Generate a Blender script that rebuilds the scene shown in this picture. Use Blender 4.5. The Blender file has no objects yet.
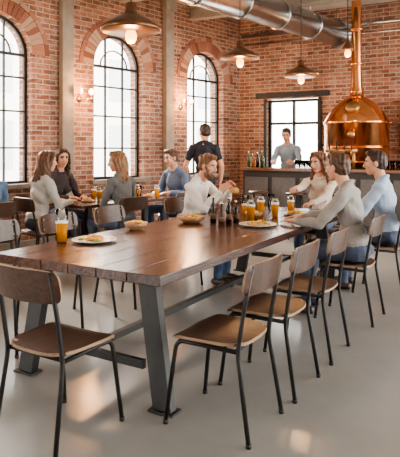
import bpy, bmesh, math, random
import numpy as np
from mathutils import Vector, Matrix, Euler
random.seed(7)
PI=math.pi
Z=Vector((0,0,1))
sc=bpy.context.scene
# ------------------------------------------------------------------ materials
MC={}
def newmat(name):
    m=bpy.data.materials.new(name); m.use_nodes=True
    nt=m.node_tree
    return m,nt,nt.nodes['Principled BSDF']
def N(nt,t,**k):
    n=nt.nodes.new(t)
    for a,b in k.items(): setattr(n,a,b)
    return n
def setspec(b,rough,metal):
    b.inputs['Roughness'].default_value=rough
    b.inputs['Metallic'].default_value=metal
def mat(name,col,rough=.5,metal=0,var=.12,scale=20,bump=0,stretch=(1,1,1),bscale=None):
    if name in MC: return MC[name]
    m,nt,b=newmat(name); setspec(b,rough,metal)
    tc=N(nt,'ShaderNodeTexCoord'); mp=N(nt,'ShaderNodeMapping'); mp.inputs['Scale'].default_value=stretch
    nt.links.new(tc.outputs['Object'],mp.inputs[0])
    no=N(nt,'ShaderNodeTexNoise'); no.inputs['Scale'].default_value=scale; no.inputs['Detail'].default_value=4
    nt.links.new(mp.outputs[0],no.inputs['Vector'])
    cr=N(nt,'ShaderNodeValToRGB')
    c=Vector(col)
    cr.color_ramp.elements[0].color=(*(c*(1-var)),1); cr.color_ramp.elements[1].color=(*[min(1,v) for v in c*(1+var)],1)
    cr.color_ramp.elements[0].position=.3; cr.color_ramp.elements[1].position=.7
    nt.links.new(no.outputs[0],cr.inputs[0]); nt.links.new(cr.outputs[0],b.inputs['Base Color'])
    if bump:
        n2=N(nt,'ShaderNodeTexNoise'); n2.inputs['Scale'].default_value=bscale or scale*2
        nt.links.new(mp.outputs[0],n2.inputs['Vector'])
        bp=N(nt,'ShaderNodeBump'); bp.inputs['Strength'].default_value=bump; bp.inputs['Distance'].default_value=.01
        nt.links.new(n2.outputs[0],bp.inputs['Height']); nt.links.new(bp.outputs[0],b.inputs['Normal'])
    MC[name]=m; return m
def wood(name,c1,c2,rough=.35,axis='Y',sc_=6,plank=0):
    if name in MC: return MC[name]
    m,nt,b=newmat(name); setspec(b,rough,0)
    tc=N(nt,'ShaderNodeTexCoord'); mp=N(nt,'ShaderNodeMapping')
    s=[8,8,8]; s['XYZ'.index(axis)]=.7
    mp.inputs['Scale'].default_value=s
    nt.links.new(tc.outputs['Object'],mp.inputs[0])
    no=N(nt,'ShaderNodeTexNoise'); no.inputs['Scale'].default_value=sc_; no.inputs['Detail'].default_value=6; no.inputs['Distortion'].default_value=1.2
    vec=mp.outputs[0]
    geo=N(nt,'ShaderNodeNewGeometry')
    if plank:
        ad=N(nt,'ShaderNodeVectorMath',operation='ADD'); ml=N(nt,'ShaderNodeMath',operation='MULTIPLY'); ml.inputs[1].default_value=37
        nt.links.new(geo.outputs['Random Per Island'],ml.inputs[0]); nt.links.new(mp.outputs[0],ad.inputs[0]); nt.links.new(ml.outputs[0],ad.inputs[1]); vec=ad.outputs[0]
    nt.links.new(vec,no.inputs['Vector'])
    cr=N(nt,'ShaderNodeValToRGB'); cr.color_ramp.elements[0].position=.32; cr.color_ramp.elements[1].position=.68
    cr.color_ramp.elements[0].color=(*c1,1); cr.color_ramp.elements[1].color=(*c2,1)
    nt.links.new(no.outputs[0],cr.inputs[0])
    out=cr.outputs[0]
    if plank:
        hs=N(nt,'ShaderNodeHueSaturation'); mr=N(nt,'ShaderNodeMapRange'); mr.inputs[3].default_value=.75; mr.inputs[4].default_value=1.3
        nt.links.new(geo.outputs['Random Per Island'],mr.inputs[0]); nt.links.new(mr.outputs[0],hs.inputs['Value']); nt.links.new(out,hs.inputs['Color']); out=hs.outputs[0]
    nt.links.new(out,b.inputs['Base Color'])
    bp=N(nt,'ShaderNodeBump'); bp.inputs['Strength'].default_value=.15; bp.inputs['Distance'].default_value=.003
    nt.links.new(no.outputs[0],bp.inputs['Height']); nt.links.new(bp.outputs[0],b.inputs['Normal'])
    MC[name]=m; return m
def brick(name):
    m,nt,b=newmat(name); setspec(b,.85,0)
    tc=N(nt,'ShaderNodeTexCoord'); sp=N(nt,'ShaderNodeSeparateXYZ'); nt.links.new(tc.outputs['Object'],sp.inputs[0])
    ad=N(nt,'ShaderNodeMath',operation='ADD'); nt.links.new(sp.outputs[0],ad.inputs[0]); nt.links.new(sp.outputs[1],ad.inputs[1])
    cb=N(nt,'ShaderNodeCombineXYZ'); nt.links.new(ad.outputs[0],cb.inputs[0]); nt.links.new(sp.outputs[2],cb.inputs[1])
    br=N(nt,'ShaderNodeTexBrick'); nt.links.new(cb.outputs[0],br.inputs['Vector'])
    br.inputs['Scale'].default_value=1; br.inputs['Brick Width'].default_value=.22; br.inputs['Row Height'].default_value=.074
    br.inputs['Mortar Size'].default_value=.008; br.inputs['Mortar Smooth'].default_value=.3
    br.inputs['Color1'].default_value=(.40,.175,.11,1); br.inputs['Color2'].default_value=(.16,.065,.045,1); br.inputs['Mortar'].default_value=(.50,.42,.35,1)
    no=N(nt,'ShaderNodeTexNoise'); no.inputs['Scale'].default_value=7; no.inputs['Detail'].default_value=7; no.inputs['Roughness'].default_value=.65
    mpn=N(nt,'ShaderNodeMapping'); mpn.inputs['Scale'].default_value=(1,1,2.2)
    nt.links.new(tc.outputs['Object'],mpn.inputs[0]); nt.links.new(mpn.outputs[0],no.inputs['Vector'])
    cr=N(nt,'ShaderNodeValToRGB'); cr.color_ramp.elements[0].position=.47; cr.color_ramp.elements[1].position=.66
    cr.color_ramp.elements[0].color=(0,0,0,1); cr.color_ramp.elements[1].color=(.78,.78,.78,1)
    nt.links.new(no.outputs[0],cr.inputs[0])
    mx=N(nt,'ShaderNodeMix',data_type='RGBA'); mx.inputs[7].default_value=(.47,.34,.26,1)
    nt.links.new(cr.outputs[0],mx.inputs[0]); nt.links.new(br.outputs[0],mx.inputs[6])
    n3=N(nt,'ShaderNodeTexNoise'); n3.inputs['Scale'].default_value=1.1; n3.inputs['Detail'].default_value=5; nt.links.new(tc.outputs['Object'],n3.inputs['Vector'])
    mr=N(nt,'ShaderNodeMapRange'); mr.inputs[1].default_value=.35; mr.inputs[2].default_value=.65; mr.inputs[3].default_value=.65; mr.inputs[4].default_value=1.15; nt.links.new(n3.outputs[0],mr.inputs[0])
    hs=N(nt,'ShaderNodeHueSaturation'); nt.links.new(mr.outputs[0],hs.inputs['Value']); nt.links.new(mx.outputs[2],hs.inputs['Color'])
    nt.links.new(hs.outputs[0],b.inputs['Base Color'])
    bp=N(nt,'ShaderNodeBump'); bp.inputs['Strength'].default_value=.6; bp.inputs['Distance'].default_value=.01; bp.invert=True
    nt.links.new(br.outputs['Fac'],bp.inputs['Height']); nt.links.new(bp.outputs[0],b.inputs['Normal'])
    return m
def islandbrick():
    m,nt,b=newmat('voussoir_brick'); setspec(b,.85,0)
    g=N(nt,'ShaderNodeNewGeometry'); cr=N(nt,'ShaderNodeValToRGB')
    e=cr.color_ramp.elements; e[0].color=(.17,.07,.048,1); e[1].color=(.43,.30,.22,1); k=e.new(.5); k.color=(.34,.15,.10,1)
    nt.links.new(g.outputs['Random Per Island'],cr.inputs[0]); nt.links.new(cr.outputs[0],b.inputs['Base Color']); return m
def thin_glass(name,tint=(1,1,1),refl=.12):
    m=bpy.data.materials.new(name); m.use_nodes=True; nt=m.node_tree; nt.nodes.clear()
    o=N(nt,'ShaderNodeOutputMaterial'); mx=N(nt,'ShaderNodeMixShader'); t=N(nt,'ShaderNodeBsdfTransparent'); g=N(nt,'ShaderNodeBsdfGlossy')
    t.inputs[0].default_value=(*tint,1); g.inputs['Roughness'].default_value=.03
    lw=N(nt,'ShaderNodeLayerWeight'); lw.inputs[0].default_value=refl*2.5
    nt.links.new(lw.outputs['Fresnel'],mx.inputs[0]); nt.links.new(t.outputs[0],mx.inputs[1]); nt.links.new(g.outputs[0],mx.inputs[2]); nt.links.new(mx.outputs[0],o.inputs[0]); return m
BRICK=brick('brick_wall'); VOUS=islandbrick()
BLACK=mat('black_steel',(.012,.012,.012),.5,0,.2)
GLASS=thin_glass('clear_glass',(.98,.98,.98),.10)
PANE=thin_glass('window_pane',(1,1,1),.05)
WALNUT=wood('walnut_seat',(.038,.019,.012),(.088,.045,.028),.33,'Y',5)
TOPW=wood('table_walnut',(.045,.02,.014),(.115,.05,.034),.22,'Y',4,1)
COPPER=mat('copper',(.86,.40,.18),.17,1,.12,3)
BRASS=mat('aged_brass',(.42,.27,.13),.35,.9,.2,12)
BRONZE=mat('shade_bronze',(.17,.085,.045),.35,.7,.2,12)
STEEL=mat('duct_steel',(.56,.56,.56),.27,1,.05,3)
WHITEC=mat('white_ceramic',(.82,.8,.77),.2)
def emis(name,col,s):
    m,nt,b=newmat(name); b.inputs['Emission Color'].default_value=(*col,1); b.inputs['Emission Strength'].default_value=s
    b.inputs['Base Color'].default_value=(*col,1); return m
BULB=emis('warm_bulb',(1,.36,.06),7)
AMBER=emis('amber_lamp_glass',(1,.30,.04),4.5)
def beer():
    m=bpy.data.materials.new('beer'); m.use_nodes=True; nt=m.node_tree; b=nt.nodes['Principled BSDF']; out=nt.nodes['Material Output']
    b.inputs['Roughness'].default_value=.15
    no=N(nt,'ShaderNodeTexNoise'); no.inputs['Scale'].default_value=30; cr=N(nt,'ShaderNodeValToRGB')
    cr.color_ramp.elements[0].color=(.80,.36,.02,1); cr.color_ramp.elements[1].color=(.92,.50,.05,1)
    nt.links.new(no.outputs[0],cr.inputs[0]); nt.links.new(cr.outputs[0],b.inputs['Base Color'])
    t=N(nt,'ShaderNodeBsdfTransparent'); t.inputs[0].default_value=(1,.66,.2,1)
    tl=N(nt,'ShaderNodeBsdfTranslucent'); nt.links.new(cr.outputs[0],tl.inputs[0])
    m1=N(nt,'ShaderNodeMixShader'); m1.inputs[0].default_value=.4; nt.links.new(b.outputs[0],m1.inputs[1]); nt.links.new(tl.outputs[0],m1.inputs[2])
    m2=N(nt,'ShaderNodeMixShader'); m2.inputs[0].default_value=.35; nt.links.new(m1.outputs[0],m2.inputs[1]); nt.links.new(t.outputs[0],m2.inputs[2]); nt.links.new(m2.outputs[0],out.inputs[0])
    return m
BEER=beer()
FOAM=mat('beer_foam',(.9,.86,.76),.8)
FRIES=mat('fries',(.80,.46,.12),.6,0,.25,60)
GREEN=mat('salad_green',(.22,.32,.07),.6,0,.4,60)
BOWLW=wood('bowl_wood',(.32,.17,.08),(.5,.3,.16),.4,'Z',6)
DARKG=mat('dark_bottle_glass',(.018,.011,.008),.12)
# ------------------------------------------------------------------ mesh builder
class MB:
    def __init__(s): s.V=[];s.F=[];s.M=[];s.S=[]
    def add(s,v,f,mi=0,smooth=True,X=None):
        o=len(s.V); s.V+= [tuple(X@Vector(p)) if X else tuple(p) for p in v]
        for q in f: s.F.append(tuple(i+o for i in q)); s.M.append(mi); s.S.append(smooth)
    def box(s,c,d,mi=0,rot=None,X=None):
        R=Euler(rot).to_matrix() if rot else Matrix.Identity(3)
        v=[Vector(c)+R@Vector((a*d[0]/2,b*d[1]/2,e*d[2]/2)) for a in(-1,1) for b in(-1,1) for e in(-1,1)]
        s.add(v,[(0,1,3,2),(4,6,7,5),(0,4,5,1),(2,3,7,6),(0,2,6,4),(1,5,7,3)],mi,False,X)
    def tube(s,pts,r,mi=0,n=8,X=None,smooth=True,up=None):
        pts=[Vector(p) for p in pts]; rs=r if isinstance(r,(list,tuple)) else [r]*len(pts)
        v=[];f=[];prev=None
        for i,p in enumerate(pts):
            t=(pts[min(i+1,len(pts)-1)]-pts[max(i-1,0)]).normalized()
            if prev is None:
                a=Vector(up) if up else (Vector((0,0,1)) if abs(t.z)<.9 else Vector((1,0,0)))
            else: a=prev
            u=(a-t*a.dot(t)).normalized(); w=t.cross(u); prev=u
            for k in range(n):
                an=2*PI*(k+.5)/n; v.append(p+(u*math.cos(an)+w*math.sin(an))*rs[i])
        for i in range(len(pts)-1):
            for k in range(n):
                f.append((i*n+k,i*n+(k+1)%n,(i+1)*n+(k+1)%n,(i+1)*n+k))
        f.append(tuple(range(n-1,-1,-1))); f.append(tuple(range((len(pts)-1)*n,len(pts)*n)))
        s.add(v,f,mi,smooth,X)
    def lathe(s,prof,c=(0,0,0),mi=0,n=24,X=None):
        v=[];f=[]
        for r,z in prof:
            for k in range(n):
                a=2*PI*k/n; v.append((c[0]+r*math.cos(a),c[1]+r*math.sin(a),c[2]+z))
        for i in range(len(prof)-1):
            for k in range(n): f.append((i*n+k,i*n+(k+1)%n,(i+1)*n+(k+1)%n,(i+1)*n+k))
        if prof[0][0]>1e-5: f.append(tuple(range(n-1,-1,-1)))
        if prof[-1][0]>1e-5: f.append(tuple(range((len(prof)-1)*n,len(prof)*n)))
        s.add(v,f,mi,True,X)
    def ell(s,c,r,mi=0,n=12,rot=None):
        R=Euler(rot).to_matrix() if rot else Matrix.Identity(3)
        v=[];f=[];m=n//2
        for i in range(m+1):
            t=PI*i/m
            for k in range(n):
                a=2*PI*k/n; v.append(Vector(c)+R@Vector((r[0]*math.sin(t)*math.cos(a),r[1]*math.sin(t)*math.sin(a),-r[2]*math.cos(t))))
        for i in range(m):
            for k in range(n): f.append((i*n+k,i*n+(k+1)%n,(i+1)*n+(k+1)%n,(i+1)*n+k))
        s.add(v,f,mi,True)
    def panel(s,fn,th,mi=0,nu=10,nv=10,edge=None):
        P=[[Vector(fn(-1+2*i/nu,-1+2*j/nv)) for j in range(nv+1)] for i in range(nu+1)]
        Nn=[[None]*(nv+1) for _ in range(nu+1)]
        for i in range(nu+1):
            for j in range(nv+1):
                du=P[min(i+1,nu)][j]-P[max(i-1,0)][j]; dv=P[i][min(j+1,nv)]-P[i][max(j-1,0)]
                Nn[i][j]=du.cross(dv).normalized()
        v=[];idx={}
        for sd in (0,1):
            for i in range(nu+1):
                for j in range(nv+1):
                    idx[sd,i,j]=len(v); v.append(P[i][j]+Nn[i][j]*(th/2 if sd else -th/2))
        f=[]
        for i in range(nu):
            for j in range(nv):
                f.append((idx[1,i,j],idx[1,i+1,j],idx[1,i+1,j+1],idx[1,i,j+1])); f.append((idx[0,i,j],idx[0,i,j+1],idx[0,i+1,j+1],idx[0,i+1,j]))
        s.add(v,f,mi,True)
        e=[]
        for i in range(nu): e.append((idx[0,i,0],idx[0,i+1,0],idx[1,i+1,0],idx[1,i,0])); e.append((idx[1,i,nv],idx[1,i+1,nv],idx[0,i+1,nv],idx[0,i,nv]))
        for j in range(nv): e.append((idx[1,0,j],idx[1,0,j+1],idx[0,0,j+1],idx[0,0,j])); e.append((idx[0,nu,j],idx[0,nu,j+1],idx[1,nu,j+1],idx[1,nu,j]))
        s.add(v,e,edge if edge is not None else mi,False)
    def mesh(s,name,mats):
        me=bpy.data.meshes.new(name); me.from_pydata(s.V,[],s.F)
        for m in mats: me.materials.append(m)
        me.polygons.foreach_set('material_index',s.M); me.polygons.foreach_set('use_smooth',s.S)
        me.update(); return me
    def obj(s,name,mats,loc=(0,0,0),rz=0,parent=None,bevel=0):
        return place(name,s.mesh(name,mats),loc,rz,parent,bevel)
def place(name,me,loc=(0,0,0),rz=0,parent=None,bevel=0):
    o=bpy.data.objects.new(name,me); sc.collection.objects.link(o); o.location=loc; o.rotation_euler=(0,0,rz)
    if parent: o.parent=parent
    if bevel:
        b=o.modifiers.new('b','BEVEL'); b.width=bevel; b.segments=2; b.limit_method='ANGLE'
    return o
def bend(pts,rad,k=5):
    pts=[Vector(p) for p in pts]; out=[pts[0]]
    for i in range(1,len(pts)-1):
        a=(pts[i-1]-pts[i]); b=(pts[i+1]-pts[i]); r=min(rad,a.length*.45,b.length*.45)
        p0=pts[i]+a.normalized()*r; p1=pts[i]+b.normalized()*r
        for j in range(k+1):
            t=j/k; out.append(p0*(1-t)**2+pts[i]*2*t*(1-t)+p1*t*t)
    out.append(pts[-1]); return out
def yaw(f): return math.atan2(-f[0],f[1])
# ------------------------------------------------------------------ room frames
DW=Vector((.669,.743,0)).normalized(); NO=Vector((-DW.y,DW.x,0)); NI=-NO
W0=Vector((-1.31,9.0,0)); WR=math.atan2(DW.y,DW.x)
C=W0+DW*3.19
BX=Vector((.876,-.482,0)).normalized(); BO=Vector((-BX.y,BX.x,0)); BR=math.atan2(BX.y,BX.x)
H=4.1
def wallp(s,o,z): return W0+DW*s+NI*o+Z*z
def backp(t,o,z): return C+BX*t-BO*o+Z*z
def boolcut(o,cut):
    md=o.modifiers.new('c','BOOLEAN'); md.operation='DIFFERENCE'; md.object=cut; md.solver='EXACT'
    bpy.context.view_layer.update(); dg=bpy.context.evaluated_depsgraph_get()
    me=bpy.data.meshes.new_from_object(o.evaluated_get(dg)); o.modifiers.clear(); o.data=me
    bpy.data.objects.remove(cut)
WW=1.05; WRD=WW/2; SILL=.95; SPR=3.3-WRD
WC=[-8.52,-6.39,-4.26,-2.13,0,2.13]
m=MB(); m.box((-3.75,.175,H/2),(14.5,.35,H)); wl=m.obj('wall_left',[BRICK],W0,WR)
cm=MB()
for c in WC:
    pr=[(c-WRD,SILL),(c+WRD,SILL)]+[(c+WRD*math.cos(a),SPR+WRD*math.sin(a)) for a in [PI*i/24 for i in range(25)]]
    n=len(pr); v=[(x,-.3,z) for x,z in pr]+[(x,.7,z) for x,z in pr]
    cm.add(v,[tuple(range(n)),tuple(range(2*n-1,n-1,-1))]+[(i,n+i,n+(i+1)%n,(i+1)%n) for i in range(n)],0,False)
cu=cm.obj('cutter',[BRICK],W0,WR); boolcut(wl,cu)
m=MB(); m.box((3.3,.15,H/2),(7.4,.3,H)); m.V=[(x,y,z) for x,y,z in m.V]; wb=m.obj('wall_back',[BRICK],C,BR)
wb.data.transform(Matrix.Translation((.4,0,0)))
cm=MB(); cm.box((1.13,.15,1.225),(1.06,1,2.45)); cu=cm.obj('cutter',[BRICK],C,BR); boolcut(wb,cu)
m=MB(); m.box((-.8,-5.0,H/2),(16.4,.3,H)); m.obj('rear_fill_blocker',[BRICK])  # unseen wall added behind the camera to block flat fill light
Co=C+(NO+BO)*.15
poly=[Co,backp(7.3,-.25,0),Vector((7.4,-5,0)),Vector((-9,-5,0)),W0+DW*(-11.2)+NO*.3]
def slab(name,mt,z0,z1):
    n=len(poly); v=[(p.x,p.y,z0) for p in poly]+[(p.x,p.y,z1) for p in poly]
    b=MB(); b.add(v,[tuple(range(n)),tuple(range(2*n-1,n-1,-1))]+[(i,(i+1)%n,n+(i+1)%n,n+i) for i in range(n)],0,False); return b.obj(name,[mt])
fm,nt,b=newmat('polished_concrete')
tc=N(nt,'ShaderNodeTexCoord'); no=N(nt,'ShaderNodeTexNoise'); no.inputs['Scale'].default_value=1.1; no.inputs['Detail'].default_value=9; no.inputs['Roughness'].default_value=.6
nt.links.new(tc.outputs['Object'],no.inputs['Vector'])
cr=N(nt,'ShaderNodeValToRGB'); cr.color_ramp.elements[0].position=.2; cr.color_ramp.elements[1].position=.8
cr.color_ramp.elements[0].color=(.235,.228,.218,1); cr.color_ramp.elements[1].color=(.33,.322,.308,1)
nt.links.new(no.outputs[0],cr.inputs[0]); nt.links.new(cr.outputs[0],b.inputs['Base Color'])
b.inputs['Roughness'].default_value=.2
slab('floor',fm,-.1,0)
slab('ceiling',mat('ceiling_plaster',(.50,.47,.44),.9,0,.1,3),H,H+.15)
CONC=mat('concrete_trim',(.27,.235,.20),.8,0,.15,8,.2)
for i,c in enumerate(WC):
    e=MB(); y=.16
    arc=[(c-WRD+.02,y,SILL+.02)]+[(c-(WRD-.02)*math.cos(a),y,SPR+(WRD-.02)*math.sin(a)) for a in [PI*k/20 for k in range(21)]]+[(c+WRD-.02,y,SILL+.02),(c-WRD+.02,y,SILL+.02)]
    e.tube(arc,.032,0,4,smooth=False,up=(0,1,0))
    for x in (-.18,.18):
        e.box((c+x,y,(SILL+SPR+.47)/2),(.022,.035,SPR+.47-SILL))
    for z in (SILL+.5,SILL+1.02,SILL+1.5,SPR):
        e.box((c,y,z),(WW-.04,.035,.024 if z<SPR else .04))
    ia=[(c-.28*math.cos(a),y,SPR+.28*math.sin(a)) for a in [PI*k/14 for k in range(15)]]
    e.tube(ia,.014,0,4,smooth=False,up=(0,1,0))
    pr=[(c-WRD,SILL),(c+WRD,SILL)]+[(c+WRD*math.cos(a),SPR+WRD*math.sin(a)) for a in [PI*k/20 for k in range(21)]]
    e.add([(x,y+.02,z) for x,z in pr],[tuple(range(len(pr)))],1,False)
    e.obj('window_%d'%(i+1),[BLACK,PANE],W0,WR)
    t=MB()
    def ring(r0,r1,n,a0=0,a1=PI):
        for k in range(n):
            p=a0+(a1-a0)*(k+.05)/n; q=a0+(a1-a0)*(k+.95)/n
            v=[]
            for yy in (-.012,.03):
                for (a,r) in ((p,r0),(q,r0),(q,r1),(p,r1)): v.append((c+r*math.cos(a),yy,SPR+r*math.sin(a)))
            t.add(v,[(0,1,2,3),(7,6,5,4),(0,4,5,1),(1,5,6,2),(2,6,7,3),(3,7,4,0)],0,False)
    ring(WRD+.002,WRD+.205,26); ring(WRD+.212,WRD+.28,14)
    t.box((c,.12,SILL-.03),(WW+.16,.42,.06),1)
    t.obj('trim_%d'%(i+1),[VOUS,CONC],W0,WR)
for i in range(5):
    x=-7.455+2.13*i
    p=MB(); p.box((x,-.052,H/2),(.2,.1,H-.01)); p.box((x,-.072,.1),(.26,.14,.19)); p.box((x,-.072,H-.12),(.26,.14,.2)); p.obj('trim_%d'%(i+10),[CONC],W0,WR,bevel=.008)
b=MB(); b.box((-3.9,-.012,.07),(14,.024,.14)); b.obj('baseboard_left',[CONC],W0,WR)
e=MB(); cx=1.13
for x in (-.5,0,.5): e.box((cx+x,.12,1.22),(.05,.06,2.4))
for z in (.05,1.0,1.95,2.4): e.box((cx,.12,z),(1.0,.06,.05))
e.box((cx,.13,1.22),(1.0,.006,2.35),1)
e.obj('door_1',[BLACK,PANE],C,BR)
e=MB(); e.box((cx,-.035,2.51),(1.5,.06,.1)); 
for x in (-.56,.56): e.box((cx+x,-.02,1.22),(.06,.035,2.44))
e.obj('trim_7',[BLACK],C,BR,bevel=.006)
for k,o in enumerate((1.45,3.1,4.8)):
    e=MB(); L=7
    e.box((L/2-2,0,H-.03),(L+2,.16,.03)); e.box((L/2-2,0,H-.14),(L+2,.02,.22)); e.box((L/2-2,0,H-.25),(L+2,.16,.03))
    e.obj('trim_%d'%(20+k),[mat('beam_paint',(.33,.29,.25),.6)],C-BO*o+BX*.0,BR)
e=MB(); e.tube([(.1,-.12,3.72),(6,-.12,3.72)],.035,0,10); e.tube([(.1,-.1,3.55),(6,-.1,3.55)],.02,0,8)
e.obj('wall_pipe',[STEEL],C,BR)
e=MB(); d0=backp(2.05,0.01,3.60); d1=d0-DW*9
n=9; dd=(d1-d0).normalized()
e.tube([d0,d1],.225,0,40)
for k in range(n):
    a=d0+(d1-d0)*(k/n); e.tube([a,a+dd*.03],.238,0,40)
    e.tube([a+dd*.03+Vector((0,0,.22)),Vector((a.x,a.y,H-.002))+dd*.03],.008,0,6)
e.tube([d0,d0+dd*.02],.27,0,40)
e.obj('ventilation_duct',[STEEL])
# ------------------------------------------------------------------ chair
def chairmesh():
    e=MB()
    for s in (-1,1):
        e.tube(bend([(s*.205,-.255,0),(s*.185,-.185,.43),(s*.185,-.215,.62),(s*.18,-.262,.865)],.05),.0115,0,10)
        e.tube(bend([(s*.205,.225,0),(s*.18,.17,.437),(s*.185,-.18,.437)],.05),.0115,0,10)
        e.lathe([(.014,0),(.014,.02)],(s*.205,-.253,0),0,10); e.lathe([(.014,0),(.014,.02)],(s*.205,.223,0),0,10)
    e.tube([(-.182,.15,.437),(.182,.15,.437)],.01,0,8); e.tube([(-.185,-.17,.437),(.185,-.17,.437)],.01,0,8)
    def seat(u,v):
        k=1-.10*(abs(u)**4)*(abs(v)**4)*1.6
        wd=.212+.012*v; x=u*wd*k; y=v*.205*k
        z=.462+.012*(u*u)-.006 - (.02*max(0,v-.6)/.4*max(0,v-.6)/.4) + .006*max(0,-v-.6)
        return (x,y,z)
    e.panel(seat,.016,1,14,14,2)
    def back(u,v):
        k=1-.09*(abs(u)**4)*(abs(v)**4)*1.6
        x=u*.225*k; z=.795+v*.08*k
        y=-.232-(.795+v*.08-.68)*.19+.035*(u*u)-.02
        return (x,y,z)
    e.panel(back,.014,1,14,8,2)
    for s in (-1,1):
        for zz in (.755,.835): e.ell((s*.165,-.237-(zz-.68)*.19+.02,zz),(.006,.004,.006),3,8)
    return e.mesh('dining_chair',[BLACK,WALNUT,wood('ply_edge',(.22,.14,.08),(.33,.22,.13),.5),STEEL])
CH=chairmesh()
def chair(p,f): return place('dining_chair',CH,(p[0],p[1],0),yaw(f))
# ------------------------------------------------------------------ main table
D=Vector((.509,.861,0)).normalized(); NN=Vector((D.y,-D.x,0)); A=Vector((-.21,2.86,0))
def TP(s,o,z=0): return A+D*s+NN*o+Z*z
TL,TW,TH=3.6,1.3,.76
e=MB(); nb=6
for k in range(nb):
    w=TW/nb; e.box((-TW/2+w*(k+.5),0,TH-.0275),(w-.0025,TL,.055),0)
tt=e.obj('long_dining_table',[TOPW],TP(TL/2,-TW/2),yaw(D),bevel=.004)
e=MB()
for sy in (-1,1):
    y0=sy*(TL/2-.17)
    for sx in (-1,1):
        v=[];fx=.60 if sx*sy<0 else .46; tx=.44 if sx*sy<0 else .38
        for (x,z) in ((sx*fx,0),(sx*tx,TH-.05)):
            for dx in (-.06,.06):
                for dy in (-.028,.028): v.append((x+dx,y0+dy+ (sy*.05 if z==0 else -sy*.02),z))
        e.add(v,[(0,2,3,1),(4,5,7,6),(0,1,5,4),(2,6,7,3),(0,4,6,2),(1,3,7,5)],0,False)
        e.box((sx*fx,y0+sy*.05,.006),(.16,.10,.012),0)
    e.box((0,y0-sy*.015,TH-.075),(1.05,.07,.04)); e.box((0,y0+sy*.03,.22),(.9,.03,.05))
for sx in (-1,1): e.box((sx*.36,0,TH-.075),(.04,TL-.4,.035))
e.box((0,0,.22),(.05,TL-.36,.04))
e.obj('trestle_frame',[BLACK],parent=tt,bevel=.003)
chair(TP(.22,.25),-NN); chair(TP(.78,.27),-NN); chair(TP(1.42,.28),-NN)
cG=TP(2.35,.33); chair(cG,-NN); cB=TP(3.35,.38); chair(cB,-NN)
chair(TP(.45,-1.58),NN); chair(TP(1.1,-1.58),NN); chair(TP(1.78,-1.58),NN)
cW=TP(2.85,-1.52); chair(cW,NN)
chair((-.70,2.80),D)
cF=TP(4.03,-.47); chair(cF,-D)
# ------------------------------------------------------------------ small tables
def small_table(c):
    e=MB()
    for k in range(4): e.box((-.28+.1875*k,0,.742),(.185,.75,.036),0)
    e.box((0,0,.36),(.07,.07,.7),1); e.box((0,0,.715),(.4,.4,.02),1)
    e.box((0,0,.012),(.5,.06,.024),1); e.box((0,0,.012),(.06,.5,.024),1)
    e.obj('cafe_table',[TOPW,BLACK],c,WR-PI/2,bevel=.003)
T2=Vector((-1.42,7.0,0)); T3=Vector((-.78,7.78,0)); T4=Vector((-2.75,6.3,0))
for t in (T2,T3,T4): small_table(t)
p5=T2-DW*.66; p6=T2+NO*.62; p7=T2+NI*.62; p8=T3+DW*.62; p11=T4+NI*.62
chair(p5,DW); chair(p6,NI); chair(p7,NO); chair(p8,-DW); chair(p11,NO)
chair(T3+NI*.6,NO); chair(T4-DW*.62,DW)
# ------------------------------------------------------------------ tableware
def beer_glass(p,h=.19,r=.038,fill=.7,name='beer_glass'):
    e=MB()
    zf=h*fill
    e.lathe([(r*.78,0),(r*.8,.012),(r,h*.6),(r*1.08,h),(r*1.04,h),(r*.97,h*.6),(r*.76,.012),(0,.012)],mi=0,n=20)
    if fill:
        e.lathe([(0,.006),(r*.79,.006),(r*1.01,h*.6 if fill>.6 else zf),(r*(1.01+.06*max(0,fill-.6)/.4),zf),(0,zf)],mi=1,n=20)
        e.lathe([(0,zf),(r*1.04,zf),(r*1.06,zf+.014),(0,zf+.016)],mi=2,n=20)
    return e.obj(name,[GLASS,BEER,FOAM],p)
def plate(p,r=.15,food=1,name='plate_of_food'):
    e=MB(); e.lathe([(0,.004),(r*.6,.002),(r*.7,.006),(r,.02),(r,.024),(r*.68,.012),(0,.009)],n=32)
    for k in range(26):
        a=random.uniform(0,2*PI); q=random.uniform(0,r*.5); x,y=q*math.cos(a),q*math.sin(a); t=random.uniform(0,PI); l=random.uniform(.02,.035)
        z=.018+random.uniform(0,.03)*(1-q/r)
        e.tube([(x-l*math.cos(t),y-l*math.sin(t),z),(x+l*math.cos(t),y+l*math.sin(t),z+random.uniform(-.006,.01))],.006,1,5)
    for k in range(8):
        a=random.uniform(0,2*PI); q=random.uniform(r*.3,r*.6); e.ell((q*math.cos(a),q*math.sin(a),.022),(.022,.016,.01),2 if k%2 else 1,8)
    return e.obj(name,[WHITEC,FRIES,GREEN],p)
def bowl(p,r=.1,name='bowl_of_food'):
    e=MB(); e.lathe([(r*.5,0),(r*.55,.004),(r*.85,.03),(r,.06),(r*.95,.06),(r*.8,.034),(0,.012)],n=28)
    for k in range(30):
        a=random.uniform(0,2*PI); q=random.uniform(0,r*.72); e.ell((q*math.cos(a),q*math.sin(a),.045+.02*(1-q/r)+random.uniform(0,.008)),(.018,.014,.011),1 if k%6 else 2,8)
    return e.obj(name,[BOWLW,FRIES,GREEN],p)
def bottle(p,h=.24,r=.03,m0=None,name='sauce_bottle'):
    e=MB(); e.lathe([(r*.9,0),(r,.006),(r,h*.55),(r*.85,h*.63),(r*.38,h*.75),(r*.36,h*.9),(0,h*.9)],n=20)
    e.lathe([(r*.45,h*.88),(r*.45,h),(0,h)],mi=1,n=16); e.lathe([(r*1.02,h*.15),(r*1.02,h*.36)],mi=2,n=20)
    return e.obj(name,[m0 or DARKG,STEEL,mat('paper_label',(.16,.10,.06),.7)],p)
def at(x,y,z=TH): return (x,y,z)
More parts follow.
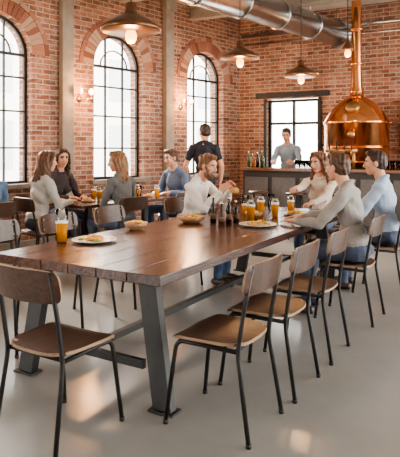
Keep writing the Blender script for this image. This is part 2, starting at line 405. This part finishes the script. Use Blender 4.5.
beer_glass(at(-.985,3.92),.24,.042,.58)
plate(at(-.76,3.95),.16); bowl(at(-.53,4.56),.1); bowl(at(-.08,5.0),.135)
bottle(at(.12,4.98),.25,.028); bottle(at(.19,4.86),.2,.03,mat('steak_sauce',(.05,.015,.01),.3)); bottle(at(.26,4.95),.24,.026); bottle(at(.33,5.04),.2,.028)
e=MB(); e.lathe([(.025,0),(.028,.03),(.022,.09)],n=16); e.lathe([(.023,.09),(.022,.12),(0,.125)],mi=1,n=16)
pm=e.mesh('salt_shaker',[WHITEC,STEEL]); place('salt_shaker',pm,at(.25,5.12)); place('salt_shaker',pm,at(.12,5.13))
beer_glass(at(.47,5.08),.2); beer_glass(at(.62,5.60),.19); beer_glass(at(.74,5.42),.18); beer_glass(at(.46,5.58),.2,.036,.5)
beer_glass(at(.97,5.87),.18,.036,.6); beer_glass(at(.76,5.88),.19,.036,0); 
plate(at(.50,4.77),.165); plate(at(.97,5.59),.13); bowl(at(.52,5.31),.09)
for c,l in ((T2,[(.17,0,1),(.30,.06,1),(.28,.26,1),(.3,-.25,0)]),(T3,[(-.05,.10,1),(-.2,-.1,0),(.0,-.25,1)])):
    for x,y,f in l: 
        q=c+DW*x+NO*y; beer_glass((q.x,q.y,.76),.17,.034,.7 if f else 0)
plate((T2.x,T2.y,.76),.09); q=T3+DW*.02-NO*.06; plate((q.x,q.y,.76),.08)
# ------------------------------------------------------------------ pendants & sconces
def pendant(p,r=.23,lit=True):
    e=MB(); z=0
    e.lathe([(r,-.012),(r+.006,-.008),(r+.006,.012),(r*.93,.035),(r*.6,.085),(r*.28,.12),(r*.2,.15),(r*.2,.2),(r*.1,.215),(0,.22)],n=40)
    e.lathe([(r*.98,-.006),(r*.9,.025),(r*.58,.076),(r*.2,.11),(0,.115)],mi=1,n=40)
    e.lathe([(.022,.02),(.024,.1)],mi=2,n=14)
    e.lathe([(0,-.11),(.025,-.104),(.042,-.078),(.046,-.045),(.034,-.01),(.02,.025)],mi=3,n=18)
    e.tube([(0,0,.21),(0,0,H-p[2]-.01)],.006,2,6); e.lathe([(.05,H-p[2]-.03),(.05,H-p[2]-.002)],mi=2,n=18)
    o=e.obj('pendant_lamp',[BRONZE,mat('shade_inner',(.6,.45,.28),.4,.5),BLACK,BULB],p)
    l=bpy.data.lights.new('bulb_light','POINT'); l.energy=26; l.color=(1,.60,.28); l.shadow_soft_size=.05
    lo=bpy.data.objects.new('bulb_light',l); sc.collection.objects.link(lo); lo.location=(0,0,-.16); lo.parent=o
pendant((-.54,4.3,2.36)); pendant((.484,6.65,2.53)); pendant((1.36,7.4,2.42)); pendant((2.15,8.0,2.88),.08)
def sconce(s,z):
    e=MB(); e.lathe([(.05,0),(.05,.015),(0,.02)],n=18,X=Matrix.Rotation(PI/2,4,'X'))
    e.tube(bend([(0,-.01,0),(0,-.16,.0),(0,-.16,.0)],.02),.008,0,8)
    for x in (-.11,.11):
        e.tube(bend([(0,-.14,0),(x,-.16,-.01),(x,-.16,.05)],.04),.007,0,8)
        e.lathe([(.02,0),(.028,.03)],(x,-.16,.04),0,12); e.ell((x,-.16,.108),(.05,.05,.058),1,16)
    o=e.obj('wall_sconce',[BRASS,AMBER],wallp(s,0.0,z),WR)
    l=bpy.data.lights.new('sconce_light','POINT'); l.energy=45; l.color=(1,.5,.18); l.shadow_soft_size=.05
    lo=bpy.data.objects.new('sconce_light',l); sc.collection.objects.link(lo); lo.location=(0,-.28,.1); lo.parent=o
sconce(-.8,2.2); sconce(1.42,2.2); sconce(-3.0,2.2)
# ------------------------------------------------------------------ bar
B0=Vector((.7,9.7,0))
def BP(x,y,z=0): return B0+BX*x+BO*y+Z*z
e=MB(); L=5
e.box((L/2,.16,1.085),(L,.36,.05),1); e.box((L/2,.18,.53),(L-.08,.26,1.06),0)
for k in range(10): e.box((.3+k*.5,.04,.55),(.42,.03,.8),2)
e.tube([(0.05,-.06,.2),(L-.05,-.06,.2)],.02,3,8)
for k in range(5): e.tube([(.4+k,-.06,.2),(.4+k,.06,.2)],.012,3,6)
e.obj('bar_counter',[mat('bar_dark',(.05,.048,.05),.5),wood('bar_top_wood',(.12,.06,.04),(.25,.13,.08),.25,'X',4),mat('bar_panel',(.13,.13,.135),.45),BRASS],B0,BR,bevel=.004)
TC=BP(1.82,.93)
e=MB(); r=.55
prof=[(r*.9,0.0),(r,.02),(r,1.86),(r+.02,1.87),(r+.025,1.90),(r,1.93)]
for t in range(1,25):
    k=t/24; rr=.13+(r-.13)*(1-k**1.15)**.72 if k<1 else .13
    prof.append((rr,1.93+.42*k))
prof+=[(.115,2.42),(.10,2.55),(.088,2.8),(.085,3.2),(.085,3.9),(.085,H-.003)]
e.lathe(prof,n=72)
for z in (1.45,1.2): e.lathe([(r+.001,z),(r+.012,z+.008),(r+.012,z+.022),(r+.001,z+.03)],n=72)
for z in (2.42,2.9,3.5): e.lathe([(.09,z),(.125,z+.005),(.125,z+.035),(.09,z+.04)],n=30)
for k in range(36):
    a=2*PI*k/36; e.ell(((r+.024)*math.cos(a),(r+.024)*math.sin(a),1.885),(.010,.010,.010),0,6)
a=-2.0; X=Matrix.Translation((.40*math.cos(a),.40*math.sin(a),2.14))@Matrix.Rotation(.8,4,Vector((-math.sin(a),math.cos(a),0)))
e.lathe([(.12,0),(.12,.03),(.10,.05),(0,.06)],n=24,X=X,mi=1)
X=Matrix.Translation((r*math.cos(a),r*math.sin(a),1.68))@Matrix.Rotation(PI/2,4,Vector((-math.sin(a),math.cos(a),0)))
e.lathe([(.06,0),(.06,.03),(0,.035)],n=20,X=X,mi=1)
e.obj('copper_brew_kettle',[COPPER,BRASS],TC)
e=MB(); e.tube([(-.2,0,.0),(-.2,0,.3)],.025,0,14); e.tube([(.2,0,0),(.2,0,.3)],.025,0,14); e.tube([(-.26,0,.3),(.26,0,.3)],.035,0,16)
for x in (-.18,-.06,.06,.18):
    e.tube([(x,-.03,.3),(x,-.09,.29),(x,-.1,.22)],.01,0,8); e.tube([(x,-.06,.31),(x,-.07,.46)],[.008,.018],1,8)
e.obj('beer_tap_tower',[BRASS,BLACK],BP(1.75,.17,1.11),BR)
def glassrow(name,n,mi):
    e=MB(); 
    for k in range(n):
        for j in range(2):
            x,y=.085*k,.09*j; r=.032;h=.14
            e.lathe([(r*.8,0),(r,h),(r*.95,h),(r*.75,.01),(0,.01)],(x,y,0),0,14)
    return e.mesh(name,[GLASS])
gr=glassrow('rack_of_glasses',6,0); place('rack_of_glasses',gr,BP(2.3,.12,1.11),BR); place('rack_of_glasses',gr,BP(1.0,.12,1.11),BR)
def bottles(name,n,L):
    e=MB()
    for k in range(n):
        x=L*(k+.5)/n; h=random.uniform(.24,.31); r=.035
        e.lathe([(r,0),(r,h*.55),(r*.4,h*.72),(r*.38,h),(0,h)],(x,0,0),random.choice([0,1,2]),14)
    return e.mesh(name,[DARKG,mat('green_glass_bottle',(.03,.07,.03),.1),mat('amber_bottle',(.30,.11,.02),.12)])
for x in (.03,2.95,3.5):
    place('row_of_bottles',bottles('row_of_bottles',4,.34),BP(x,.24,1.11),BR)
e=MB()
for z in (1.45,1.9,2.3): e.box((1.0,-.12,z),(2.2,.22,.035))
for x in (0,2): e.box((x,-.02,1.85),(.03,.04,1.0))
sh=e.obj('bottle_shelf',[wood('shelf_wood',(.12,.06,.04),(.25,.13,.08),.4,'X')],backp(3.15,0,0),BR)
for z in (1.468,1.918):
    for x in (.1,.65,1.2): place('bottles',bottles('bottles',6,.5),(x,-.12,z),0,sh)
e=MB(); e.lathe([(0,.70),(.16,.70),(.17,.715),(.165,.735),(0,.74)],n=28,mi=1)
for k in range(4):
    a=PI/4+k*PI/2; e.tube([(.11*math.cos(a),.11*math.sin(a),.7),(.2*math.cos(a),.2*math.sin(a),0)],.011,0,8)
e.tube([(.165*math.cos(2*PI*k/16),.165*math.sin(2*PI*k/16),.25) for k in range(17)],.009,0,6)
sm=e.mesh('bar_stool',[BLACK,WALNUT])
for x in (.5,1.15,1.8,2.5,3.1): place('bar_stool',sm,BP(x,-.34))
# ------------------------------------------------------------------ outside
e=MB(); e.box((0,0,-.15),(80,80,.1)); e.obj('outside_ground',[mat('pavement',(.6,.58,.55),.9)],(0,10,-.1))
e=MB(); e.box((0,0,3),(40,.3,6.2)); 
for k in range(14):
    for z in (1.6,4.3): e.box((-18+k*2.7,-.16,z),(1.1,.05,1.7),1)
e.obj('neighbour_building',[mat('pale_facade',(.82,.8,.76),.9),mat('facade_window',(.5,.54,.58),.3)],W0+NO*11,WR)
# ------------------------------------------------------------------ figures
class Fig:
    def __init__(s): s.P=[]
    def e(s,c,B,r,t): s.P.append(('e',Vector(c),B.copy(),Vector(r),t))
    def c(s,p0,p1,r0,r1,t): s.P.append(('c',Vector(p0),Vector(p1),r0,r1,t))
    def chain(s,pts,rs,t):
        for i in range(len(pts)-1): s.c(pts[i],pts[i+1],rs[i],rs[i+1],t)
def figmesh(name,F,voxel,mats,tags,origin):
    mb=MB()
    for p in F.P:
        if p[0]=='e':
            _,c,B,r,t=p; n=16;m_=10;v=[];f=[]
            for i in range(1,m_):
                th=PI*i/m_
                for k in range(n):
                    a=2*PI*k/n; v.append(c+B@Vector((r.x*math.sin(th)*math.cos(a),r.y*math.sin(th)*math.sin(a),-r.z*math.cos(th))))
            b0=len(v); v.append(c+B@Vector((0,0,-r.z))); v.append(c+B@Vector((0,0,r.z)))
            for i in range(m_-2):
                for k in range(n): f.append((i*n+k,i*n+(k+1)%n,(i+1)*n+(k+1)%n,(i+1)*n+k))
            for k in range(n): f.append((b0,(k+1)%n,k)); f.append((b0+1,(m_-2)*n+k,(m_-2)*n+(k+1)%n))
            mb.add(v,f)
        else:
            _,a,b,r0,r1,t=p; ax=(b-a); L=ax.length
            if L<1e-5: continue
            ax/=L; u=(Z if abs(ax.z)<.9 else Vector((1,0,0))); u=(u-ax*u.dot(ax)).normalized(); w=ax.cross(u)
            n=12; rings=[]
            for th in (-75,-50,-25,0): rings.append((a+ax*r0*math.sin(math.radians(th)),r0*math.cos(math.radians(th))))
            for th in (0,25,50,75): rings.append((b+ax*r1*math.sin(math.radians(th)),r1*math.cos(math.radians(th))))
            v=[];f=[]
            for cc,rr in rings:
                for k in range(n): an=2*PI*k/n; v.append(cc+(u*math.cos(an)+w*math.sin(an))*rr)
            for i in range(7):
                for k in range(n): f.append((i*n+k,i*n+(k+1)%n,(i+1)*n+(k+1)%n,(i+1)*n+k))
            f.append(tuple(range(n-1,-1,-1))); f.append(tuple(range(7*n,8*n)))
            mb.add(v,f)
    me=mb.mesh('tmp',[]); o=bpy.data.objects.new('tmp',me); sc.collection.objects.link(o)
    r=o.modifiers.new('r','REMESH'); r.mode='VOXEL'; r.voxel_size=voxel; r.use_smooth_shade=True
    sm_=o.modifiers.new('s','SMOOTH'); sm_.factor=.5; sm_.iterations=2
    bpy.context.view_layer.update(); dg=bpy.context.evaluated_depsgraph_get()
    res=bpy.data.meshes.new_from_object(o.evaluated_get(dg)); bpy.data.objects.remove(o)
    res.name=name
    def classify(C_):
        best=np.full(len(C_),1e9); lab=np.zeros(len(C_),int)
        for p in F.P:
            if p[0]=='e':
                _,c,B,r_,t=p
                q=(C_-np.array(c))@np.array(B); rr=np.array(r_)
                k0=np.linalg.norm(q/rr,axis=1)+1e-9; k1=np.linalg.norm(q/(rr*rr),axis=1)+1e-9
                d=k0*(k0-1)/k1
            else:
                _,a,b,r0,r1,t=p; a_=np.array(a); ab=np.array(b)-a_; tt_=np.clip(((C_-a_)@ab)/(ab@ab+1e-12),0,1)
                d=np.linalg.norm(C_-a_-tt_[:,None]*ab,axis=1)-(r0+(r1-r0)*tt_)
            if t in ('eye','lip','iris','brow'): d=d-.003
            if t=='iris': d=d-.003
            k=d<best; best[k]=d[k]; lab[k]=tags.index(t)
        return lab
    nv=len(res.vertices); co=np.empty(nv*3); res.vertices.foreach_get('co',co); co=co.reshape(-1,3)
    no=np.empty(nv*3); res.vertices.foreach_get('normal',no); no=no.reshape(-1,3)
    lv=classify(co)
    cl=np.isin(lv,[tags.index('shirt'),tags.index('pants')])
    x,y,z=co.T
    fold=.0055*np.sin(34*z+8*x+2.2*np.sin(13*x+9*y+5*z))+.0035*np.sin(27*x-22*y+19*z+1.7*np.sin(15*z))
    hr=lv==tags.index('hair'); hf=.003*np.sin(150*x+20*np.sin(6*z))+.003*np.sin(140*y+15*np.sin(7*z))
    co=co+no*(fold*cl+hf*hr)[:,None]
    co-=np.array(origin)
    res.vertices.foreach_set('co',co.ravel()); 
    nf=len(res.polygons); ce=np.empty(nf*3); res.update(); res.polygons.foreach_get('center',ce); ce=ce.reshape(-1,3)+np.array(origin)
    lab=classify(ce)
    res.materials.clear()
    for m_ in mats: res.materials.append(m_)
    res.polygons.foreach_set('material_index',lab.astype(np.int32)); res.polygons.foreach_set('use_smooth',np.ones(nf,bool)); res.update()
    return res
TAGS=['skin','hair','shirt','pants','shoe','eye','iris','lip','brow']
def figure(name,pos,face,seat=.475,stand=False,lean=.12,S=1.0,look=None,R_=None,L_=None,shirt=(.5,.5,.5),pants=(.06,.08,.13),skin=(.60,.33,.22),hair=(.1,.05,.03),style='short',female=False,voxel=.008,short_sleeve=False,beard=False,curl=.35,palm=None,knee=.44,feet=-.02,elb=None):
    P=Vector((pos[0],pos[1],0)); Fd=Vector((face[0],face[1],0)).normalized(); Rt=Vector((Fd.y,-Fd.x,0))
    b=.85*S if stand else seat
    if not stand: P=P-Fd*.08
    c,s=math.cos(lean),math.sin(lean)
    F2=Fd*c-Z*s; U2=Fd*s+Z*c
    B=Matrix((Rt,F2,U2)).transposed(); B0_=Matrix((Rt,Fd,Z)).transposed()
    def U(x,y,z):
        dz=z-.1; return P+(Rt*x+F2*y+U2*dz)*S+Z*(b+S*.1)
    G=Fig(); w=.86 if female else 1.0
    def E(x,y,z,r,t,BB=None): G.e(U(x,y,z),BB or B,Vector(r)*S,t)
    E(0,.0,.43,(.158*w,.112*(.92 if female else 1),.19),'shirt'); E(0,.012,.23,(.132*w,.108,.17),'shirt')
    E(0,-.02,.52,(.14*w,.085,.10),'shirt')
    E(0,0,.10,(.168,.128,.105),'pants',B0_); E(0,.0,.16,(.160,.126,.085),'shirt',B)
    if female:
        for q in(-1,1): E(q*.062,.085,.40,(.056,.05,.055),'shirt')
    G.c(U(-.15*w,-.01,.555),U(.15*w,-.01,.555),.06*S,.06*S,'shirt')
    for q in(-1,1): G.c(U(q*.13*w,-.015,.575),U(q*.03,-.02,.625),.046*S,.05*S,'shirt')
    HF=Vector(look).normalized() if look else (F2*.9+Z*.2).normalized()
    if (HF-Z*HF.z).length<.1: HF=Fd
    HR=HF.cross(Z).normalized(); HU=HR.cross(HF); HB=Matrix((HR,HF,HU)).transposed()
    Hc=U(0,.035,.795)+Z*.0
    nr=.046 if female else .054
    G.c(U(0,-.01,.59),Hc-HU*.05*S-HF*.025*S,nr*S*1.08,nr*S,'skin')
    for k in range(10):
        a0=2*PI*k/10;a1=2*PI*(k+1)/10; G.c(U(.062*math.sin(a0),-.01+.06*math.cos(a0),.632-.03*math.cos(a0)),U(.062*math.sin(a1),-.01+.06*math.cos(a1),.632-.03*math.cos(a1)),.013*S,.013*S,'shirt')
    def h(x,y,z): return Hc+(HR*x+HF*y+HU*z)*S
    def HE(x,y,z,r,t): G.e(h(x,y,z),HB,Vector(r)*S,t)
    k=.95 if female else 1
    HE(0,-.012,.03,(.075,.094,.09),'skin'); HE(0,.022,-.03,(.060*k,.066,.078),'skin'); HE(0,.05,-.085,(.032*k,.03,.026),'skin')
    HE(0,.066,.035,(.05,.024,.03),'skin')
    for q in(-1,1):
        HE(q*.036,.06,-.022,(.022,.022,.022),'skin'); HE(q*.077,-.006,-.005,(.011,.02,.032),'skin')
        HE(q*.031,.0755,.008,(.0125,.0115,.0075),'eye'); HE(q*.031,.085,.008,(.005,.004,.005),'iris')
        G.c(h(q*.046,.078,.028),h(q*.018,.089,.031),.0045*S,.0045*S,'brow')
    G.c(h(0,.086,.014),h(0,.107,-.024),.009*S,.0125*S,'skin'); HE(0,.094,-.03,(.018,.012,.009),'skin')
    HE(0,.083,-.056,(.022,.010,.0045),'lip'); HE(0,.081,-.064,(.018,.010,.005),'lip')
    if beard:
        HE(0,.028,-.078,(.062,.062,.05),'hair'); HE(0,.07,-.085,(.035,.024,.035),'hair'); 
        for q in(-1,1): G.c(h(q*.068,.02,.0),h(q*.05,.05,-.06),.012*S,.016*S,'hair')
        G.c(h(-.025,.09,-.043),h(.025,.09,-.043),.007*S,.007*S,'hair')
    HE(0,-.024,.045,(.084,.096,.09),'hair'); HE(0,-.05,-.0,(.078,.068,.075),'hair')
    HE(.01,.03,.105,(.06,.055,.03),'hair')
    if style in('short','bun'):
        HE(0,.045,.098,(.055,.036,.026),'hair')
    if style in('long','pony'):
        for q in(-1,1):
            G.chain([h(q*.03,.06,.1),h(q*.072,.035,.05),h(q*.086,.0,-.04),h(q*.088,-.005,-.13)],[.02*S,.022*S,.027*S,.026*S],'hair')
    if style=='long':
        rr=random.Random(int(pos[0]*100))
        for k2 in range(11):
            a=PI*(k2/10); x=.082*math.cos(a); y=-.03-.075*math.sin(a)
            l=.23+rr.uniform(-.02,.04)
            pts=[h(x*.9,y*.9,.03),h(x*1.05,y,-.08)]
            e1=U(x*1.25,-.02-.10*math.sin(a)+.06*abs(math.cos(a)),.56)-U2*(l-.23)*S
            pts+= [pts[1]*.45+e1*.55+ (Rt*rr.uniform(-.01,.01)), e1]
            G.chain(pts,[.03*S,.028*S,.027*S,.014*S],'hair')
    elif style=='bun':
        HE(0,-.115,.07,(.034,.032,.034),'hair')
    elif style=='pony':
        G.chain([h(0,-.1,.05),h(0,-.14,.0),h(0,-.13,-.1),h(0,-.11,-.2)],[.03*S,.034*S,.03*S,.012*S],'hair')
    def arm(q,T):
        Sh=U(q*.178*w,-.005,.552); L1,L2=.285*S,.255*S
        if T is None: T=Sh+Fd*.06*S+Rt*q*.06*S-Z*.5*S if stand else P+Fd*.34*S+Rt*q*.12*S+Z*(b+.20*S)
        T=Vector(T); d=T-Sh; dl=min(d.length,(L1+L2)*.985); d.normalize(); T=Sh+d*dl
        a=(L1*L1-L2*L2+dl*dl)/(2*dl); hh=math.sqrt(max(0,L1*L1-a*a))
        hint=Vector(elb) if elb else (-Z+Rt*q*.55-Fd*.3); pr=(hint-d*hint.dot(d)).normalized(); El=Sh+d*a+pr*hh
        k=.9 if female else 1
        fd=(T-El).normalized()
        if short_sleeve:
            G.chain([Sh,Sh.lerp(El,.55)],[.062*S*k,.055*S*k],'shirt'); G.c(Sh,El,.048*S*k,.04*S*k,'skin'); G.chain([El,El.lerp(T,.35),T],[.041*S*k,.041*S*k,.026*S*k],'skin')
        else:
            G.chain([Sh,El],[.061*S*k,.047*S*k],'shirt'); G.chain([El,El.lerp(T,.35),El.lerp(T,.86)],[.047*S*k,.046*S*k,.035*S*k],'shirt'); G.c(El.lerp(T,.7),T,.03*S*k,.026*S*k,'skin')
            cp=El.lerp(T,.86); G.c(cp,cp+fd*.012,.037*S*k,.037*S*k,'shirt')
        hd=fd.copy()
        if not stand and abs(hd.z)<.9 and T.z<.92: hd.z*=.2; hd.normalize()
        pn=(palm(q) if palm else (-Z if not stand else -Rt*q)); pn=(pn-hd*pn.dot(hd)).normalized(); th=hd.cross(pn)*q
        kk=S*(.92 if female else 1)
        offs=[.030,.0105,-.0105,-.029]; lens=[.072,.082,.076,.06]
        for i in range(4):
            kn=T+(hd*(.088-abs(i-1.2)*.005)+th*offs[i])*kk
            G.c(T+th*offs[i]*.55*kk+hd*.01,kn,.0155*kk,.0115*kk,'skin')
            p=kn; ang=0; dirs=(th*(offs[i]*3.0))
            for j,(fr,cu) in enumerate(((.45,curl*.7),(.32,curl),(.23,curl*.8))):
                ang+=cu; v=(hd*math.cos(ang)+pn*math.sin(ang)+dirs*math.cos(ang)).normalized()
                q2=p+v*lens[i]*fr*kk; G.c(p,q2,(.0088-.0008*j)*kk,(.0082-.0009*j)*kk,'skin'); p=q2
        G.c(T+(hd*.03)*kk,T+(hd*.055)*kk,.02*kk,.018*kk,'skin')
        b0=T+(hd*.022+th*.022)*kk; b1=T+(hd*.055+th*.052+pn*.012)*kk; b2=T+(hd*.088+th*.058+pn*.026)*kk
        G.chain([b0,b1,b2],[.015*kk,.0115*kk,.0085*kk],'skin')
    arm(1,R_); arm(-1,L_)
    for q in(-1,1):
        hip=P+Rt*q*.088*S+Z*(b+.09*S)
        if stand: kn=P+Rt*q*.10*S+Fd*.02*S+Z*.5*S; an=P+Rt*q*.105*S-Fd*.01+Z*.09
        else: kn=P+Rt*q*.13*S+Fd*knee*S+Z*(b+.072); an=P+Rt*q*.13*S+Fd*(knee+feet+.02*q)*S+Z*.095
        G.c(hip,kn,.083*S,.06*S,'pants'); G.chain([kn,kn.lerp(an,.35),an],[.059*S,.056*S,.043*S],'pants')
        G.c(an,an-Z*.03,.034,.036,'shoe'); hl=Vector((an.x,an.y,.04))-Fd*.035; G.c(hl,hl+Fd*.12,.039,.038,'shoe'); G.c(hl+Fd*.12-Z*.004,hl+Fd*.2-Z*.009,.037,.031,'shoe')
    def k3(c_): return '_'.join('%d'%(v*255) for v in c_)
    mats=[mat('skin_'+k3(skin),skin,.5,0,.06,30),mat('hair_'+k3(hair),hair,.5,0,.35,60,.3,(1,1,.15)),
          mat('cloth_'+k3(shirt),shirt,.85,0,.07,14,.15,bscale=40),mat('trouser_'+k3(pants),pants,.85,0,.15,20,.15,bscale=60),mat('shoe_leather',(.05,.03,.022),.4),
          mat('eye_white',(.55,.5,.47),.3),mat('eye_iris',(.03,.02,.015),.2),mat('lips',(.44,.18,.14),.45),mat('brow_'+k3(hair),tuple(v*.7 for v in hair),.7)]
    me=figmesh(name,G,voxel,mats,TAGS,P)
    return place(name,me,P)
V=Vector
RtW=V((NN.y,-NN.x,0))
def hp(T,a,b,z=.80): q=T+a+b; return (q.x,q.y,z)
figure('seated_man',cW,NN,lean=.33,S=1.03,look=NN+Z*-.22+V((0,-.15,0)),R_=(.22,5.80,.98),L_=(.33,5.93,1.0),shirt=(.70,.67,.64),hair=(.15,.075,.035),style='bun',beard=True,voxel=.0055,curl=.5,palm=lambda q: RtW*(-q)*.8-Z*.3,pants=(.05,.09,.18))
e=MB(); e.ell((0,0,0),(.05,.05,.028)); e.ell((0,0,-.012),(.053,.053,.012),1); e.ell((0,0,-.022),(.05,.05,.015)); e.obj('burger',[mat('bun_crust',(.6,.3,.1),.5),GREEN],(.36,5.79,1.0))
figure('seated_man',cG,-NN,lean=.2,S=1.02,look=-NN+V((.1,.25,-.05)),L_=(.83,4.80,.80),R_=(.95,5.12,.80),shirt=(.30,.285,.27),hair=(.085,.045,.028),voxel=.005,curl=.22)
figure('seated_man',cB,-NN,lean=.14,S=1.03,look=-NN+V((-.1,-.25,-.03)),L_=(1.40,5.58,.80),R_=(1.47,5.84,.80),shirt=(.36,.45,.58),hair=(.04,.022,.015),voxel=.0065,curl=.3)
figure('seated_woman',cF,-D,lean=.16,S=1.02,look=V((-.75,-.6,-.12)),R_=(1.05,6.15,.98),L_=(1.20,6.08,.80),shirt=(.60,.50,.42),hair=(.12,.05,.025),style='long',female=True,voxel=.0065,curl=.5)
figure('seated_woman',p5,DW,lean=.16,S=1.03,look=DW+V((.5,-.1,-.1)),R_=hp(T2,-DW*.36,NI*.14),L_=hp(T2,-DW*.36,NO*.14),shirt=(.42,.42,.40),hair=(.10,.05,.028),style='long',female=True,pants=(.05,.05,.06))
figure('seated_woman',p6,NI,lean=.12,S=1.06,look=NI+V((-.2,-.2,-.12)),R_=hp(T2,NO*.34,-DW*.05),L_=hp(T2,NO*.34,DW*.16),shirt=(.05,.04,.05),hair=(.05,.025,.015),style='long',female=True)
figure('seated_woman',p7,NO,lean=.14,S=1.02,look=V((-1,-.12,-.12)),L_=hp(T2,NI*.34,-DW*.04),R_=hp(T2,NI*.34,DW*.15),shirt=(.13,.135,.14),hair=(.22,.115,.06),style='long',female=True,voxel=.007,pants=(.08,.1,.16))
figure('seated_man',p8,-DW,lean=.2,S=1.06,look=V((-.75,-.65,-.15)),R_=hp(T3,DW*.36,NO*.14),L_=hp(T3,DW*.36,NI*.14),shirt=(.12,.18,.29),hair=(.08,.045,.03))
figure('seated_man',p11,NO,lean=.15,S=1.0,shirt=(.10,.16,.25),hair=(.1,.06,.04),R_=hp(T4,NI*.34,DW*.13),L_=hp(T4,NI*.34,-DW*.13))
figure('standing_man',(.06,8.55),(.2,1),stand=True,lean=.03,S=1.03,look=V((-.5,1,-.1)),shirt=(.02,.025,.04),hair=(.04,.022,.015),pants=(.03,.03,.04),short_sleeve=True)
bm=BP(.62,.80)
figure('bartender',bm,-BO,stand=True,lean=.12,S=1.03,look=V((-.3,-.9,-.25)),R_=BP(.5,.36,1.2),L_=BP(.85,.34,1.2),shirt=(.24,.32,.43),hair=(.07,.04,.03),pants=(.03,.03,.04))
# ------------------------------------------------------------------ light, world, camera
w=bpy.data.worlds.new('sky'); sc.world=w; w.use_nodes=True
bg=w.node_tree.nodes['Background']; bg.inputs[0].default_value=(1,.965,.91,1); bg.inputs[1].default_value=9.5
sl=bpy.data.lights.new('sun','SUN'); sl.energy=16; sl.angle=.35; sl.color=(1,.90,.76)
so=bpy.data.objects.new('sun',sl); sc.collection.objects.link(so); sd=(NI*1.0+DW*-.25-Z*.72).normalized()
so.rotation_euler=sd.to_track_quat('-Z','Y').to_euler(); so.location=(-8,14,9)
try: sc.view_settings.look='AgX - Medium High Contrast'
except Exception as ex: print(ex)
cam=bpy.data.cameras.new('cam'); co_=bpy.data.objects.new('camera',cam); sc.collection.objects.link(co_)
co_.location=(0,0,1.42); co_.rotation_euler=(PI/2,0,0); cam.sensor_fit='HORIZONTAL'; cam.sensor_width=36; cam.lens=49.5; cam.shift_y=-78.5/400
sc.camera=co_
